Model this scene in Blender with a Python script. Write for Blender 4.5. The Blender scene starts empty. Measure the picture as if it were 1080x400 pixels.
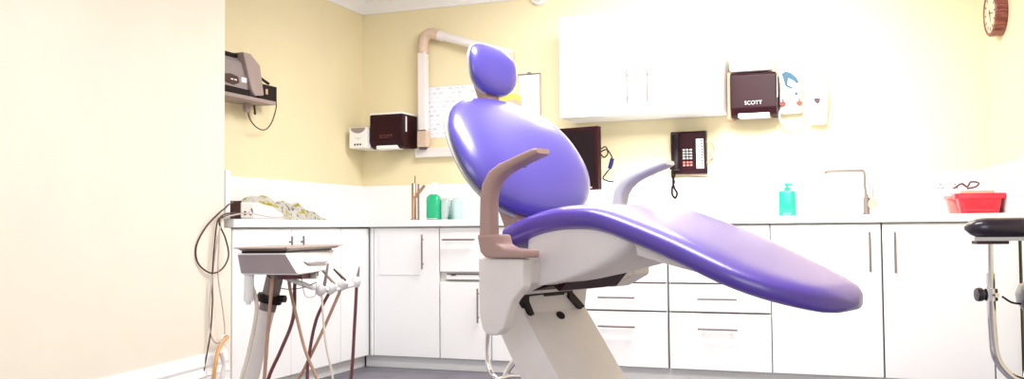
import bpy, bmesh, math, random
from mathutils import Vector, Matrix, noise
C = bpy.context.scene.collection
random.seed(4)
PI = math.pi
# ------------------------------------------------------------------ camera
cam_data = bpy.data.cameras.new('camera'); cam = bpy.data.objects.new('camera', cam_data); C.objects.link(cam)
cam_data.lens = 33.333; cam_data.sensor_width = 36.0; cam_data.clip_start = 0.02
cr = Vector((0.93577215, 0.35251202, -0.00810911)); cu = Vector((0.02215567, -0.03583069, 0.99911225)); cf = Vector((-0.35190852, 0.93512108, 0.0413395))
M3 = Matrix((cr, cu, -cf)).transposed()
cam.matrix_world = Matrix.Translation((0, 0, 0.8427)) @ M3.to_4x4()
bpy.context.scene.camera = cam
# ------------------------------------------------------------------ view, world, lights
vs = bpy.context.scene.view_settings
vs.view_transform = 'Standard'; vs.look = 'None'; vs.exposure = 0.80; vs.gamma = 1.0; vs.use_curve_mapping = False
w = bpy.data.worlds.new('world'); bpy.context.scene.world = w; w.use_nodes = True
w.node_tree.nodes['Background'].inputs[0].default_value = (0.93, 0.96, 1.0, 1)
w.node_tree.nodes['Background'].inputs[1].default_value = 0.34

def area(name, loc, target, sx, sy, power, col=(1, 1, 1)):
    d = bpy.data.lights.new(name, 'AREA'); d.shape = 'RECTANGLE'; d.size = sx; d.size_y = sy; d.energy = power; d.color = col
    o = bpy.data.objects.new(name, d); C.objects.link(o); o.location = loc
    o.rotation_euler = (Vector(target) - Vector(loc)).to_track_quat('-Z', 'Y').to_euler()
    return o
area('window_daylight', (-0.2, -1.6, 1.7), (-1.0, 5.0, 1.0), 2.4, 1.5, 32, (0.98, 0.98, 1.0))
area('ceiling_lamp_back', (-1.15, 4.45, 2.38), (-1.15, 4.95, 0), 1.5, 0.6, 40, (1.0, 0.98, 0.96))
area('ceiling_lamp_front', (-0.7, 2.4, 2.38), (-0.7, 2.4, 0), 1.3, 0.6, 34, (1.0, 0.98, 0.97))
wash = area('back_wall_wash', (-0.3, 3.6, 2.22), (-0.55, 5.7, 1.30), 0.4, 0.4, 7, (1.0, 0.98, 0.97)); wash.data.spread = math.radians(80)  # unseen light added to wash out the middle of the back wall

# measured points (metres)
G = {"black_loop": [[-2.94, 3.899, 0.987], [-2.875, 3.777, 0.969], [-2.845, 3.709, 0.949], [-2.82, 3.635, 0.926], [-2.82, 3.542, 0.86], [-2.82, 3.478, 0.775], [-2.82, 3.491, 0.699], [-2.82, 3.576, 0.652], [-2.82, 3.658, 0.666], [-2.82, 3.706, 0.726], [-2.82, 3.684, 0.806], [-2.82, 3.642, 0.869], [-2.82, 3.642, 0.904], [-2.845, 3.709, 0.922], [-2.875, 3.784, 0.928], [-2.93, 3.962, 0.931]],
 "black_drop": [[-2.93, 3.894, 0.916], [-2.875, 3.777, 0.915], [-2.845, 3.709, 0.909], [-2.82, 3.629, 0.895], [-2.82, 3.609, 0.816], [-2.82, 3.59, 0.643], [-2.82, 3.591, 0.513], [-2.82, 3.579, 0.385], [-2.82, 3.559, 0.302], [-2.82, 3.521, 0.171]],
 "grey_cable": [[-2.9, 4.279, 0.915], [-2.9, 4.151, 0.914], [-2.92, 3.994, 0.931], [-2.87, 3.807, 0.919], [-2.84, 3.703, 0.904], [-2.82, 3.649, 0.877], [-2.82, 3.636, 0.794], [-2.82, 3.63, 0.641], [-2.82, 3.659, 0.508], [-2.82, 3.68, 0.396], [-2.82, 3.674, 0.34], [-2.82, 3.619, 0.329], [-2.82, 3.579, 0.376], [-2.82, 3.571, 0.472], [-2.82, 3.59, 0.643], [-2.82, 3.622, 0.794], [-2.82, 3.649, 0.869]],
 "orange_tube": [[-2.8, 3.675, 0.354], [-2.8, 3.621, 0.316], [-2.78, 3.568, 0.259], [-2.78, 3.549, 0.168]],
 "white_conn": [[-2.79, 3.615, 0.287], [-2.79, 3.636, 0.228], [-2.79, 3.622, 0.157]],
 "wire_tangle": [[-2.8, 3.675, 0.367], [-2.8, 3.62, 0.347], [-2.8, 3.662, 0.307], [-2.8, 3.58, 0.291]],
 "shelf_cable": [[-3.2, 4.426, 1.592], [-3.23, 4.415, 1.539], [-3.22, 4.41, 1.474], [-3.2, 4.444, 1.424], [-3.2, 4.524, 1.415], [-3.2, 4.588, 1.459], [-3.2, 4.634, 1.547], [-3.2, 4.634, 1.607]],
 "phone_cord_r": [[-0.905, 5.726, 1.353], [-0.871, 5.726, 1.352], [-0.861, 5.726, 1.294], [-0.884, 5.726, 1.25], [-0.907, 5.726, 1.228]],
 "phone_cord_b": [[-1.075, 5.736, 1.176], [-1.041, 5.736, 1.163], [-0.967, 5.736, 1.156], [-0.899, 5.736, 1.154], [-0.876, 5.736, 1.182]],
 "handset_cord": [[-1.102, 5.666, 1.184], [-1.102, 5.666, 1.15], [-1.092, 5.666, 1.116], [-1.103, 5.666, 1.082], [-1.104, 5.666, 1.042], [-1.087, 5.666, 1.019], [-1.075, 5.666, 1.047], [-1.092, 5.666, 1.082], [-1.097, 5.666, 1.127], [-1.085, 5.666, 1.167]],
 "mon_cable": [[-1.511, 5.556, 1.323], [-1.482, 5.556, 1.333], [-1.47, 5.556, 1.293], [-1.494, 5.556, 1.27], [-1.512, 5.556, 1.288]],
 "mon_cable2": [[-1.512, 5.556, 1.306], [-1.476, 5.556, 1.316], [-1.447, 5.556, 1.274], [-1.442, 5.556, 1.223], [-1.478, 5.556, 1.178], [-1.502, 5.556, 1.144], [-1.472, 5.556, 1.126], [-1.437, 5.556, 1.12]],
 "soap_loop": [[-0.469, 5.676, 1.519], [-0.475, 5.676, 1.475], [-0.449, 5.676, 1.435], [-0.412, 5.676, 1.423], [-0.365, 5.676, 1.437], [-0.333, 5.676, 1.479], [-0.332, 5.676, 1.534]],
 "red_cables": [[0.425, 5.556, 1.038], [0.463, 5.556, 1.062], [0.49, 5.556, 1.046], [0.509, 5.556, 1.071], [0.545, 5.556, 1.065], [0.531, 5.556, 1.045], [0.489, 5.556, 1.036]],
 "unit_O": [-1.555, 2.305, 0.0],
 "hose_a": [[-0.078, 0.12, 0.717], [-0.086, 0.1, 0.562], [-0.097, 0.1, 0.406], [-0.105, 0.1, 0.296], [-0.128, 0.12, 0.125]],
 "hose_b": [[-0.04, 0.22, 0.706], [-0.043, 0.22, 0.677], [-0.048, 0.22, 0.573], [-0.08, 0.2, 0.477], [-0.119, 0.2, 0.39], [-0.142, 0.2, 0.276], [-0.156, 0.2, 0.104]],
 "hose_c": [[-0.057, 0.2, 0.707], [-0.051, 0.2, 0.661], [-0.03, 0.2, 0.575], [-0.004, 0.2, 0.477], [0.031, 0.2, 0.391], [0.049, 0.2, 0.305], [-0.068, 0.2, 0.048]],
 "hose_w": [[-0.119, 0.03, 0.7], [-0.106, 0.05, 0.646], [-0.106, 0.05, 0.592], [-0.128, 0.05, 0.485], [-0.147, 0.05, 0.414], [-0.172, 0.08, 0.299], [-0.144, 0.1, 0.13]],
 "hose_d": [[0.054, 0.28, 0.656], [0.009, 0.28, 0.567], [-0.015, 0.28, 0.455], [-0.021, 0.28, 0.378], [-0.015, 0.28, 0.261], [-0.084, 0.25, 0.078]],
 "hose_e": [[0.082, 0.3, 0.66], [0.025, 0.3, 0.532], [-0.036, 0.3, 0.408], [-0.054, 0.3, 0.375], [-0.1, 0.3, 0.256], [-0.114, 0.25, 0.092]],
 "hose_f": [[0.032, 0.25, 0.649], [0.044, 0.25, 0.503], [0.068, 0.25, 0.383], [0.071, 0.25, 0.267], [-0.054, 0.25, 0.078]],
 "hose_g": [[0.124, 0.33, 0.673], [0.117, 0.33, 0.538], [0.105, 0.33, 0.371], [0.074, 0.33, 0.222], [-0.054, 0.25, 0.064]],
 "arm_bar": [[-0.097, 0.15, 0.719], [0.005, 0.25, 0.664], [0.063, 0.28, 0.656], [0.124, 0.33, 0.67]],
 "thin_loop1": [[-0.089, 0.1, 0.712], [-0.074, 0.18, 0.668], [-0.022, 0.22, 0.666], [0.017, 0.25, 0.681]],
 "thin_loop2": [[-0.022, 0.22, 0.7], [-0.01, 0.22, 0.642], [0.02, 0.22, 0.642], [0.026, 0.22, 0.677]],
 "post": [[-0.077, 0.15, 0.727], [-0.085, 0.15, 0.682], [-0.183, 0.15, 0.285], [-0.197, 0.15, 0.201]],
 "hp": [[0.032, 0.25, 0.658], [0.053, 0.25, 0.74], [0.057, 0.28, 0.661], [0.021, 0.28, 0.724], [0.088, 0.3, 0.672], [0.058, 0.3, 0.72], [0.124, 0.33, 0.679], [0.133, 0.33, 0.727]],
 "tray": [[-0.15, -0.0, 0.796], [0.022, 0.5, 0.794]]}

# ------------------------------------------------------------------ materials
MATS = {}
def mat(name, col, rough=0.5, metal=0.0, coat=0.0, spec=0.5, noise_amt=0.0, noise_scale=20.0, bump=0.0, trans=0.0, alpha=1.0, ior=1.45):
    if name in MATS: return MATS[name]
    m = bpy.data.materials.new(name); m.use_nodes = True; nt = m.node_tree; b = nt.nodes['Principled BSDF']
    b.inputs['Base Color'].default_value = (*col, 1); b.inputs['Roughness'].default_value = rough; b.inputs['Metallic'].default_value = metal
    b.inputs['Coat Weight'].default_value = coat; b.inputs['Coat Roughness'].default_value = 0.22; b.inputs['Specular IOR Level'].default_value = spec
    b.inputs['Transmission Weight'].default_value = trans; b.inputs['Alpha'].default_value = alpha; b.inputs['IOR'].default_value = ior
    if noise_amt or bump:
        tc = nt.nodes.new('ShaderNodeTexCoord'); n = nt.nodes.new('ShaderNodeTexNoise'); n.inputs['Scale'].default_value = noise_scale; n.inputs['Detail'].default_value = 4
        nt.links.new(tc.outputs['Object'], n.inputs['Vector'])
        if noise_amt:
            r = nt.nodes.new('ShaderNodeValToRGB'); e = r.color_ramp.elements
            e[0].position = 0.3; e[1].position = 0.7
            e[0].color = (*[max(0, c * (1 - noise_amt)) for c in col], 1); e[1].color = (*[min(1, c * (1 + noise_amt)) for c in col], 1)
            nt.links.new(n.outputs['Fac'], r.inputs['Fac']); nt.links.new(r.outputs['Color'], b.inputs['Base Color'])
        if bump:
            bp = nt.nodes.new('ShaderNodeBump'); bp.inputs['Strength'].default_value = bump; bp.inputs['Distance'].default_value = 0.002
            nt.links.new(n.outputs['Fac'], bp.inputs['Height']); nt.links.new(bp.outputs['Normal'], b.inputs['Normal'])
    MATS[name] = m; return m
m_wall = mat('yellow_paint', (0.82, 0.725, 0.475), 0.6, noise_amt=0.02, noise_scale=3, bump=0.15)
m_wall_near = mat('lit_wall_paint', (0.83, 0.77, 0.66), 0.6, noise_amt=0.02, noise_scale=3, bump=0.15)  # paler than the yellow walls: light on the near wall put into the colour
m_white = mat('white_laminate', (0.86, 0.86, 0.87), 0.35, noise_amt=0.01, noise_scale=6)
m_gloss = mat('white_gloss_trim', (0.88, 0.87, 0.88), 0.3, noise_amt=0.01, noise_scale=6)
m_ceil = mat('ceiling_paint', (0.74, 0.70, 0.76), 0.8, noise_amt=0.03, noise_scale=3)
m_floor = mat('vinyl_floor', (0.155, 0.145, 0.175), 0.45, noise_amt=0.14, noise_scale=9)
m_dark = mat('dark_gap', (0.10, 0.07, 0.08), 0.8, noise_amt=0.05)
m_steel = mat('brushed_steel', (0.27, 0.22, 0.19), 0.4, 0.6, noise_amt=0.05, noise_scale=60)
m_handle = mat('handle_steel', (0.22, 0.18, 0.18), 0.45, 0.25, noise_amt=0.05, noise_scale=60)
m_chrome = mat('chrome', (0.80, 0.78, 0.80), 0.08, 1.0, noise_amt=0.01)
m_brass = mat('warm_tap_metal', (0.50, 0.32, 0.22), 0.28, 0.9, noise_amt=0.04)
m_purple = mat('purple_vinyl', (0.080, 0.040, 0.34), 0.44, coat=0.7, noise_amt=0.04, noise_scale=5, bump=0.05)
m_purple2 = mat('deep_purple_vinyl', (0.080, 0.058, 0.39), 0.42, coat=0.9, noise_amt=0.04, noise_scale=5, bump=0.05)
m_taupe = mat('taupe_plastic', (0.40, 0.26, 0.23), 0.42, noise_amt=0.03)
m_greyp = mat('pale_grey_plastic', (0.62, 0.62, 0.58), 0.45, noise_amt=0.02)
m_ivory = mat('ivory_plastic', (0.78, 0.73, 0.71), 0.4, noise_amt=0.02)
m_wplas = mat('white_plastic', (0.87, 0.86, 0.86), 0.35, noise_amt=0.01)
m_maroon = mat('dark_maroon_plastic', (0.022, 0.002, 0.005), 0.45, spec=0.25, noise_amt=0.08)
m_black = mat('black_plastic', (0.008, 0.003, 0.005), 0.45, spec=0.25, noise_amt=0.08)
m_blackv = mat('black_vinyl', (0.012, 0.006, 0.018), 0.3, coat=0.4, noise_amt=0.06, noise_scale=7)
m_hose = mat('brown_hose', (0.16, 0.045, 0.05), 0.45, noise_amt=0.06)
m_hoset = mat('tan_hose', (0.46, 0.28, 0.20), 0.45, noise_amt=0.06)
m_hosew = mat('white_hose', (0.74, 0.66, 0.58), 0.4, noise_amt=0.04)
m_cabled = mat('brown_cable', (0.06, 0.022, 0.018), 0.45, noise_amt=0.06)
m_cableg = mat('grey_cable', (0.55, 0.46, 0.42), 0.45, noise_amt=0.04)
m_orange = mat('amber_tube', (0.62, 0.33, 0.12), 0.35, noise_amt=0.08)
m_green = mat('teal_liquid_soap', (0.01, 0.42, 0.20), 0.25, coat=0.4, noise_amt=0.03)
m_green2 = mat('mint_plastic', (0.01, 0.40, 0.24), 0.25, coat=0.4, noise_amt=0.03)
m_glass = mat('clear_plastic', (0.62, 0.76, 0.74), 0.12, trans=0.6, noise_amt=0.01)
m_red = mat('red_plastic', (0.72, 0.02, 0.04), 0.3, coat=0.2, noise_amt=0.06, noise_scale=12)
m_redl = mat('faded_red_plastic', (0.80, 0.25, 0.22), 0.35, noise_amt=0.06)
m_printer = mat('grey_printer_plastic', (0.30, 0.25, 0.25), 0.45, noise_amt=0.05)
m_shelf = mat('grey_shelf', (0.36, 0.28, 0.26), 0.5, noise_amt=0.05)
m_paper = mat('paper', (0.86, 0.86, 0.90), 0.7, noise_amt=0.02, noise_scale=10)
m_ink = mat('grey_ink', (0.50, 0.50, 0.60), 0.7, noise_amt=0.05)
m_blue = mat('blue_ink', (0.01, 0.09, 0.17), 0.5, noise_amt=0.1)
m_redink = mat('red_ink', (0.80, 0.04, 0.02), 0.5, noise_amt=0.1)
m_yellow = mat('yellow_card', (0.90, 0.60, 0.10), 0.5, noise_amt=0.05)
m_tank = mat('dark_tank', (0.05, 0.03, 0.04), 0.4, noise_amt=0.1)
m_tan = mat('tan_cardboard', (0.62, 0.42, 0.28), 0.6, noise_amt=0.05)
m_trunk = mat('beige_joint_cover', (0.66, 0.50, 0.38), 0.45, noise_amt=0.06)
m_tube = mat('white_enamel_tube', (0.80, 0.76, 0.76), 0.4, noise_amt=0.02)
m_consoled = mat('console_grey_panel', (0.30, 0.24, 0.25), 0.45, noise_amt=0.05, noise_scale=14)
m_traym = mat('tray_metal', (0.58, 0.48, 0.42), 0.4, 0.4, noise_amt=0.04)
def wood():
    m = mat('clock_wood', (0.26, 0.07, 0.05), 0.35); nt = m.node_tree; b = nt.nodes['Principled BSDF']
    tc = nt.nodes.new('ShaderNodeTexCoord'); mp = nt.nodes.new('ShaderNodeMapping'); mp.inputs['Scale'].default_value = (4, 4, 40)
    n = nt.nodes.new('ShaderNodeTexNoise'); n.inputs['Scale'].default_value = 3; r = nt.nodes.new('ShaderNodeValToRGB')
    r.color_ramp.elements[0].position = .35; r.color_ramp.elements[0].color = (.15, .03, .03, 1); r.color_ramp.elements[1].position = .7; r.color_ramp.elements[1].color = (.40, .14, .09, 1)
    nt.links.new(tc.outputs['Object'], mp.inputs[0]); nt.links.new(mp.outputs[0], n.inputs['Vector']); nt.links.new(n.outputs['Fac'], r.inputs['Fac']); nt.links.new(r.outputs['Color'], b.inputs['Base Color'])
    return m
m_wood = wood()
def cloth_print():
    m = mat('printed_wrap', (0.85, 0.84, 0.82), 0.55); nt = m.node_tree; b = nt.nodes['Principled BSDF']
    tc = nt.nodes.new('ShaderNodeTexCoord'); v = nt.nodes.new('ShaderNodeTexNoise'); v.inputs['Scale'].default_value = 26; v.inputs['Detail'].default_value = 1.5
    r = nt.nodes.new('ShaderNodeValToRGB'); e = r.color_ramp.elements
    e[0].position = 0.30; e[0].color = (.14, .05, .04, 1); e[1].position = 0.40; e[1].color = (.86, .85, .80, 1)
    for p, c in ((0.58, (.86, .85, .80, 1)), (0.63, (.70, .62, .05, 1)), (0.72, (.52, .42, .03, 1)), (0.76, (.86, .84, .75, 1))):
        k = e.new(p); k.color = c
    nt.links.new(tc.outputs['Object'], v.inputs['Vector']); nt.links.new(v.outputs['Fac'], r.inputs['Fac']); nt.links.new(r.outputs['Color'], b.inputs['Base Color'])
    return m
m_print = cloth_print()
def chart_print():
    m = mat('chart_paper', (0.86, 0.86, 0.90), 0.7); nt = m.node_tree; b = nt.nodes['Principled BSDF']
    tc = nt.nodes.new('ShaderNodeTexCoord'); sp = nt.nodes.new('ShaderNodeSeparateXYZ'); cb = nt.nodes.new('ShaderNodeCombineXYZ'); br = nt.nodes.new('ShaderNodeTexBrick')
    nt.links.new(tc.outputs['Object'], sp.inputs[0]); nt.links.new(sp.outputs['X'], cb.inputs['X']); nt.links.new(sp.outputs['Z'], cb.inputs['Y']); nt.links.new(cb.outputs[0], br.inputs['Vector'])
    for k, v in (('Color1', (.60, .60, .68, 1)), ('Color2', (.84, .84, .88, 1)), ('Mortar', (.86, .86, .90, 1))): br.inputs[k].default_value = v
    for k, v in (('Scale', 1.0), ('Mortar Size', .011), ('Mortar Smooth', .3), ('Brick Width', .046), ('Row Height', .030)): br.inputs[k].default_value = v
    nt.links.new(br.outputs['Color'], b.inputs['Base Color']); return m
m_chart = chart_print()

# ------------------------------------------------------------------ helpers
def build(name, bm, material, parent=None, smooth=None, loc=None):
    me = bpy.data.meshes.new(name); bmesh.ops.recalc_face_normals(bm, faces=bm.faces[:]); 
    if smooth is not None:
        for f in bm.faces: f.smooth = True
        for e in bm.edges:
            if len(e.link_faces) == 2 and e.calc_face_angle(0) > math.radians(smooth): e.smooth = False
    if loc is not None:
        bmesh.ops.translate(bm, verts=bm.verts[:], vec=-Vector(loc))
    bm.to_mesh(me); bm.free(); me.materials.append(material)
    o = bpy.data.objects.new(name, me); C.objects.link(o)
    if parent: o.parent = parent
    if loc is not None: o.location = loc
    return o
def tag(o, label, cat, group=None):
    o['label'] = label; o['category'] = cat
    if group: o['group'] = group
    return o
def thing(name, label, cat, loc=(0, 0, 0), rz=0, group=None):
    o = bpy.data.objects.new(name, None); C.objects.link(o); o.location = loc; o.rotation_euler = (0, 0, rz); o.empty_display_size = 0.05
    return tag(o, label, cat, group)
def struct(name, bm, m, smooth=None):
    o = build(name, bm, m, None, smooth); o['kind'] = 'structure'; return o
def BM(): return bmesh.new()
def box(bm, x0, x1, y0, y1, z0, z1, bev=0.0, seg=2, mtx=None):
    t = bmesh.new(); bmesh.ops.create_cube(t, size=1)
    for v in t.verts: v.co = Vector(((x0 + x1) / 2 + v.co.x * abs(x1 - x0), (y0 + y1) / 2 + v.co.y * abs(y1 - y0), (z0 + z1) / 2 + v.co.z * abs(z1 - z0)))
    if bev: bmesh.ops.bevel(t, geom=t.edges[:], offset=bev, segments=seg, affect='EDGES', profile=0.6)
    if mtx: bmesh.ops.transform(t, matrix=mtx, verts=t.verts[:])
    join(bm, t); return bm
def join(bm, t):
    me = bpy.data.meshes.new('tmp'); t.to_mesh(me); t.free(); bm.from_mesh(me); bpy.data.meshes.remove(me)
def prism(bm, poly, axis, a, b, bev=0.0, seg=2):
    """poly of 2D points; extruded along axis ('x','y','z') from a to b"""
    t = bmesh.new()
    def P(u, v, k): return {'x': (k, u, v), 'y': (u, k, v), 'z': (u, v, k)}[axis]
    A = [t.verts.new(P(u, v, a)) for u, v in poly]; B = [t.verts.new(P(u, v, b)) for u, v in poly]
    n = len(poly)
    t.faces.new(A); t.faces.new(B[::-1])
    for i in range(n): t.faces.new((A[i], A[(i + 1) % n], B[(i + 1) % n], B[i]))
    bmesh.ops.recalc_face_normals(t, faces=t.faces[:])
    if bev: bmesh.ops.bevel(t, geom=t.edges[:], offset=bev, segments=seg, affect='EDGES', profile=0.6)
    join(bm, t); return bm
def loft(bm, loops, cap=True):
    V = [[bm.verts.new(p) for p in L] for L in loops]; n = len(V[0])
    for i in range(len(V) - 1):
        for j in range(n):
            try: bm.faces.new((V[i][j], V[i][(j + 1) % n], V[i + 1][(j + 1) % n], V[i + 1][j]))
            except ValueError: pass
    if cap: bm.faces.new(V[0][::-1]); bm.faces.new(V[-1])
    return bm
def catmull(pts, k=6):
    P = [Vector(p) for p in pts]; P = [2 * P[0] - P[1]] + P + [2 * P[-1] - P[-2]]; out = []
    for i in range(1, len(P) - 2):
        for s in range(k):
            t = s / k
            out.append(0.5 * ((2 * P[i]) + (-P[i - 1] + P[i + 1]) * t + (2 * P[i - 1] - 5 * P[i] + 4 * P[i + 1] - P[i + 2]) * t * t + (-P[i - 1] + 3 * P[i] - 3 * P[i + 1] + P[i + 2]) * t ** 3))
    out.append(P[-2]); return out
def tube(bm, pts, r, n=10, curve=True, k=6):
    P = catmull(pts, k) if curve and len(pts) > 2 else [Vector(p) for p in pts]
    m = len(P); R = r if callable(r) else (lambda t: r)
    T0 = (P[1] - P[0]).normalized(); up = Vector((0, 0, 1)) if abs(T0.z) < .9 else Vector((1, 0, 0)); N = T0.cross(up).normalized(); loops = []
    for i in range(m):
        T = (P[min(i + 1, m - 1)] - P[max(i - 1, 0)]).normalized(); N = (N - T * N.dot(T)).normalized(); B = T.cross(N); rr = R(i / (m - 1))
        loops.append([P[i] + (N * math.cos(2 * PI * j / n) + B * math.sin(2 * PI * j / n)) * rr for j in range(n)])
    return loft(bm, loops)
def lathe(bm, prof, center=(0, 0, 0), n=24, sx=1, sy=1, axis=None):
    """prof [(r,z)...]; around z, or around axis matrix"""
    c = Vector(center); M = axis or Matrix.Identity(3); loops = []
    for r, z in prof:
        r = max(r, 1e-4); loops.append([c + M @ Vector((r * sx * math.cos(2 * PI * j / n), r * sy * math.sin(2 * PI * j / n), z)) for j in range(n)])
    return loft(bm, loops)
def rot_to(d):
    return Vector((0, 0, 1)).rotation_difference(Vector(d).normalized()).to_matrix()
def superloop(cx, cy, hx, hy, z, n=32, e=4.0):
    L = []
    for j in range(n):
        a = 2 * PI * j / n; ca, sa = math.cos(a), math.sin(a)
        L.append(Vector((cx + hx * math.copysign(abs(ca) ** (2 / e), ca), cy + hy * math.copysign(abs(sa) ** (2 / e), sa), z)))
    return L
def quadcard(bm, pts, th, nrm):
    n = Vector(nrm) * th; A = [bm.verts.new(Vector(p)) for p in pts]; B = [bm.verts.new(Vector(p) + n) for p in pts]
    bm.faces.new(A); bm.faces.new(B[::-1]); k = len(A)
    for i in range(k): bm.faces.new((A[i], A[(i + 1) % k], B[(i + 1) % k], B[i]))
    return bm
def text_mesh(name, s, size, mtx, material, parent, depth=0.0006):
    cu_ = bpy.data.curves.new(name, 'FONT'); cu_.body = s; cu_.size = size; cu_.extrude = depth; cu_.align_x = 'CENTER'; cu_.align_y = 'CENTER'
    t = bpy.data.objects.new(name + '_tmp', cu_); C.objects.link(t); bpy.context.view_layer.update()
    me = bpy.data.meshes.new_from_object(t.evaluated_get(bpy.context.evaluated_depsgraph_get())); bpy.data.objects.remove(t)
    me.transform(mtx); me.materials.clear(); me.materials.append(material)
    o = bpy.data.objects.new(name, me); C.objects.link(o); o.parent = parent; return o

# ------------------------------------------------------------------ room numbers (metres)
FY = 5.156           # front plane of the back cabinets
WY = 5.756           # back wall
LX = -2.892          # front plane of the left cabinets
WX = -3.266          # left alcove wall
CZ = 2.43            # ceiling
RX = 0.604           # right corner on the back wall
ra = math.radians(8.3); rdir = Vector((math.sin(ra), -math.cos(ra), 0)); rn = Vector((-math.cos(ra), -math.sin(ra), 0))   # right wall runs towards the camera
R0 = Vector((RX, WY, 0))
la = math.radians(7.4); ldir = Vector((math.sin(la), -math.cos(la), 0)); L0 = Vector((-2.857, 3.72, 0)); ln_ = Vector((math.cos(la), math.sin(la), 0))
def wallslab(p, q, z0, z1, n, th=0.1):
    b = BM(); quadcard(b, [(*p.xy, z0), (*q.xy, z0), (*q.xy, z1), (*p.xy, z1)], -th, n); return b
# floor, ceiling, walls
struct('floor', box(BM(), -4.2, 2.2, -1.0, 5.9, -0.1, 0.0), m_floor)
struct('ceiling', box(BM(), -4.2, 2.2, -1.0, 5.9, CZ, CZ + 0.1), m_ceil)
struct('wall_back', box(BM(), WX - 0.1, RX + 0.2, WY, WY + 0.1, 0, CZ), m_wall)
struct('wall_back_left', box(BM(), WX - 0.1, WX, 3.62, WY, 0, CZ), m_wall)
bx_ = BM(); quadcard(bx_, [(*L0.xy, 0), (*(L0 + ldir * 4.6).xy, 0), (*(L0 + ldir * 4.6 + Vector((-0.5, 0, 0))).xy, 0), (WX - 0.1, L0.y - 0.0, 0)], CZ, (0, 0, 1))
struct('wall_left', bx_, m_wall_near)
struct('wall_right', wallslab(R0, R0 + rdir * 6.0, 0, CZ, rn), m_wall)
# cornice
cor = [(0, 0), (0.0, -0.095), (0.012, -0.095), (0.018, -0.075), (0.05, -0.03), (0.075, -0.018), (0.075, 0)]
b = BM(); prism(b, [(WY - u, CZ + v) for u, v in cor], 'x', WX, RX + .02); struct('trim_1', b, m_gloss)
b = BM(); prism(b, [(WX + u, CZ + v) for u, v in cor], 'y', 3.72, WY); struct('trim_2', b, m_gloss)
b = BM()
loft(b, [[R0 + rdir * t + rn * u + Vector((0, 0, CZ + v)) for u, v in cor] for t in (0, 6.0)]); struct('trim_3', b, m_gloss)
b = BM()
loft(b, [[L0 + ldir * t + ln_ * u + Vector((0, 0, CZ + v)) for u, v in cor] for t in (0, 4.6)]); struct('trim_4', b, m_gloss)
# tall skirting on the near left wall
sk = [(0, 0), (0.03, 0), (0.03, 0.13), (0.026, 0.145), (0.020, 0.15), (0.020, 0.185), (0.024, 0.19), (0.018, 0.205), (0.012, 0.222), (0.016, 0.235), (0.010, 0.275), (0.004, 0.286), (0, 0.286)]
b = BM(); loft(b, [[L0 + ldir * t + ln_ * u + Vector((0, 0, v)) for u, v in sk] for t in (-0.02, 4.6)]); struct('baseboard_left', b, m_gloss)
b = BM(); loft(b, [[R0 + rdir * t + rn * u + Vector((0, 0, v)) for u, v in sk] for t in (0.65, 6.0)]); struct('baseboard_right', b, m_gloss)
# end post where the near wall meets the left worktop, and its upstand
struct('trim_5', box(BM(), -2.95, LX + 0.004, 3.725, 3.815, 0.0, 0.858, 0.002), m_wall_near)
struct('trim_6', box(BM(), -3.26, LX + 0.01, 3.765, 3.80, 0.902, 1.135, 0.003), m_gloss)
# upstands (splashbacks)
struct('trim_7', box(BM(), WX, RX, WY - 0.014, WY, 0.9, 1.143, 0.002), m_gloss)
struct('trim_8', box(BM(), WX, WX + 0.014, 3.80, WY - 0.014, 0.9, 1.143, 0.002), m_gloss)
b = BM(); quadcard(b, [R0 + Vector((0, 0, 0.9)), R0 + rdir * 0.66 + Vector((0, 0, 0.9)), R0 + rdir * 0.66 + Vector((0, 0, 1.15)), R0 + Vector((0, 0, 1.15))], 0.014, rn); struct('trim_9', b, m_gloss)
b = BM(); quadcard(b, [R0 + rdir * 0.66 + Vector((0, 0, 0.0)), R0 + rdir * 0.70 + Vector((0, 0, 0.0)), R0 + rdir * 0.70 + Vector((0, 0, 1.17)), R0 + rdir * 0.66 + Vector((0, 0, 1.17))], 0.02, rn); struct('trim_10', b, m_wplas)

# ------------------------------------------------------------------ worktops
o = build('worktop', box(BM(), WX, LX + 0.02, 3.815, FY - 0.02, 0.860, 0.90, 0.004), m_white); tag(o, 'white laminate worktop of the left cabinet run carrying the printed wrap and white power adaptor', 'worktop')
rr = lambda y: RX + (WY - y) * math.tan(ra) - 0.004
b = BM(); prism(b, [(WX, WY - .001), (WX, FY - 0.018), (LX + .02, FY - 0.018), (LX + .02, FY - 0.02), (rr(FY - .02), FY - 0.02), (RX - .004, WY - .001)], 'z', 0.860, 0.90, 0.003)
o = build('worktop', b, m_white); tag(o, 'long white laminate worktop along the back wall with both taps', 'worktop')

# ------------------------------------------------------------------ cabinets
def handle_v(parent, x, z0, z1, y=FY, left=False):
    b = BM()
    if not left:
        tube(b, [(x, y - 0.036, z0), (x, y - 0.036, z1)], 0.0055, 10)
        for z in (z0 + 0.03, z1 - 0.03): tube(b, [(x, y - 0.036, z), (x, y - 0.018, z)], 0.005, 8)
    else:
        tube(b, [(y + 0.036, x, z0), (y + 0.036, x, z1)], 0.0055, 10)
        for z in (z0 + 0.03, z1 - 0.03): tube(b, [(y + 0.036, x, z), (y + 0.018, x, z)], 0.005, 8)
    return build('handle', b, m_handle, parent, 40)
def handle_h(parent, x0, x1, z, y=FY):
    b = BM(); tube(b, [(x0, y - 0.036, z), (x1, y - 0.036, z)], 0.0055, 10)
    for x in (x0 + 0.03, x1 - 0.03): tube(b, [(x, y - 0.036, z), (x, y - 0.018, z)], 0.005, 8)
    return build('handle', b, m_handle, parent, 40)
def front(name, parent, x0, x1, z0, z1, y=FY, th=0.018):
    return build(name, box(BM(), x0 + 0.0018, x1 - 0.0018, y - th + .0, y, z0 + 0.0018, z1 - 0.0018, 0.0015, 1), m_white, parent)
ZB, ZT = 0.075, 0.852
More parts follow.
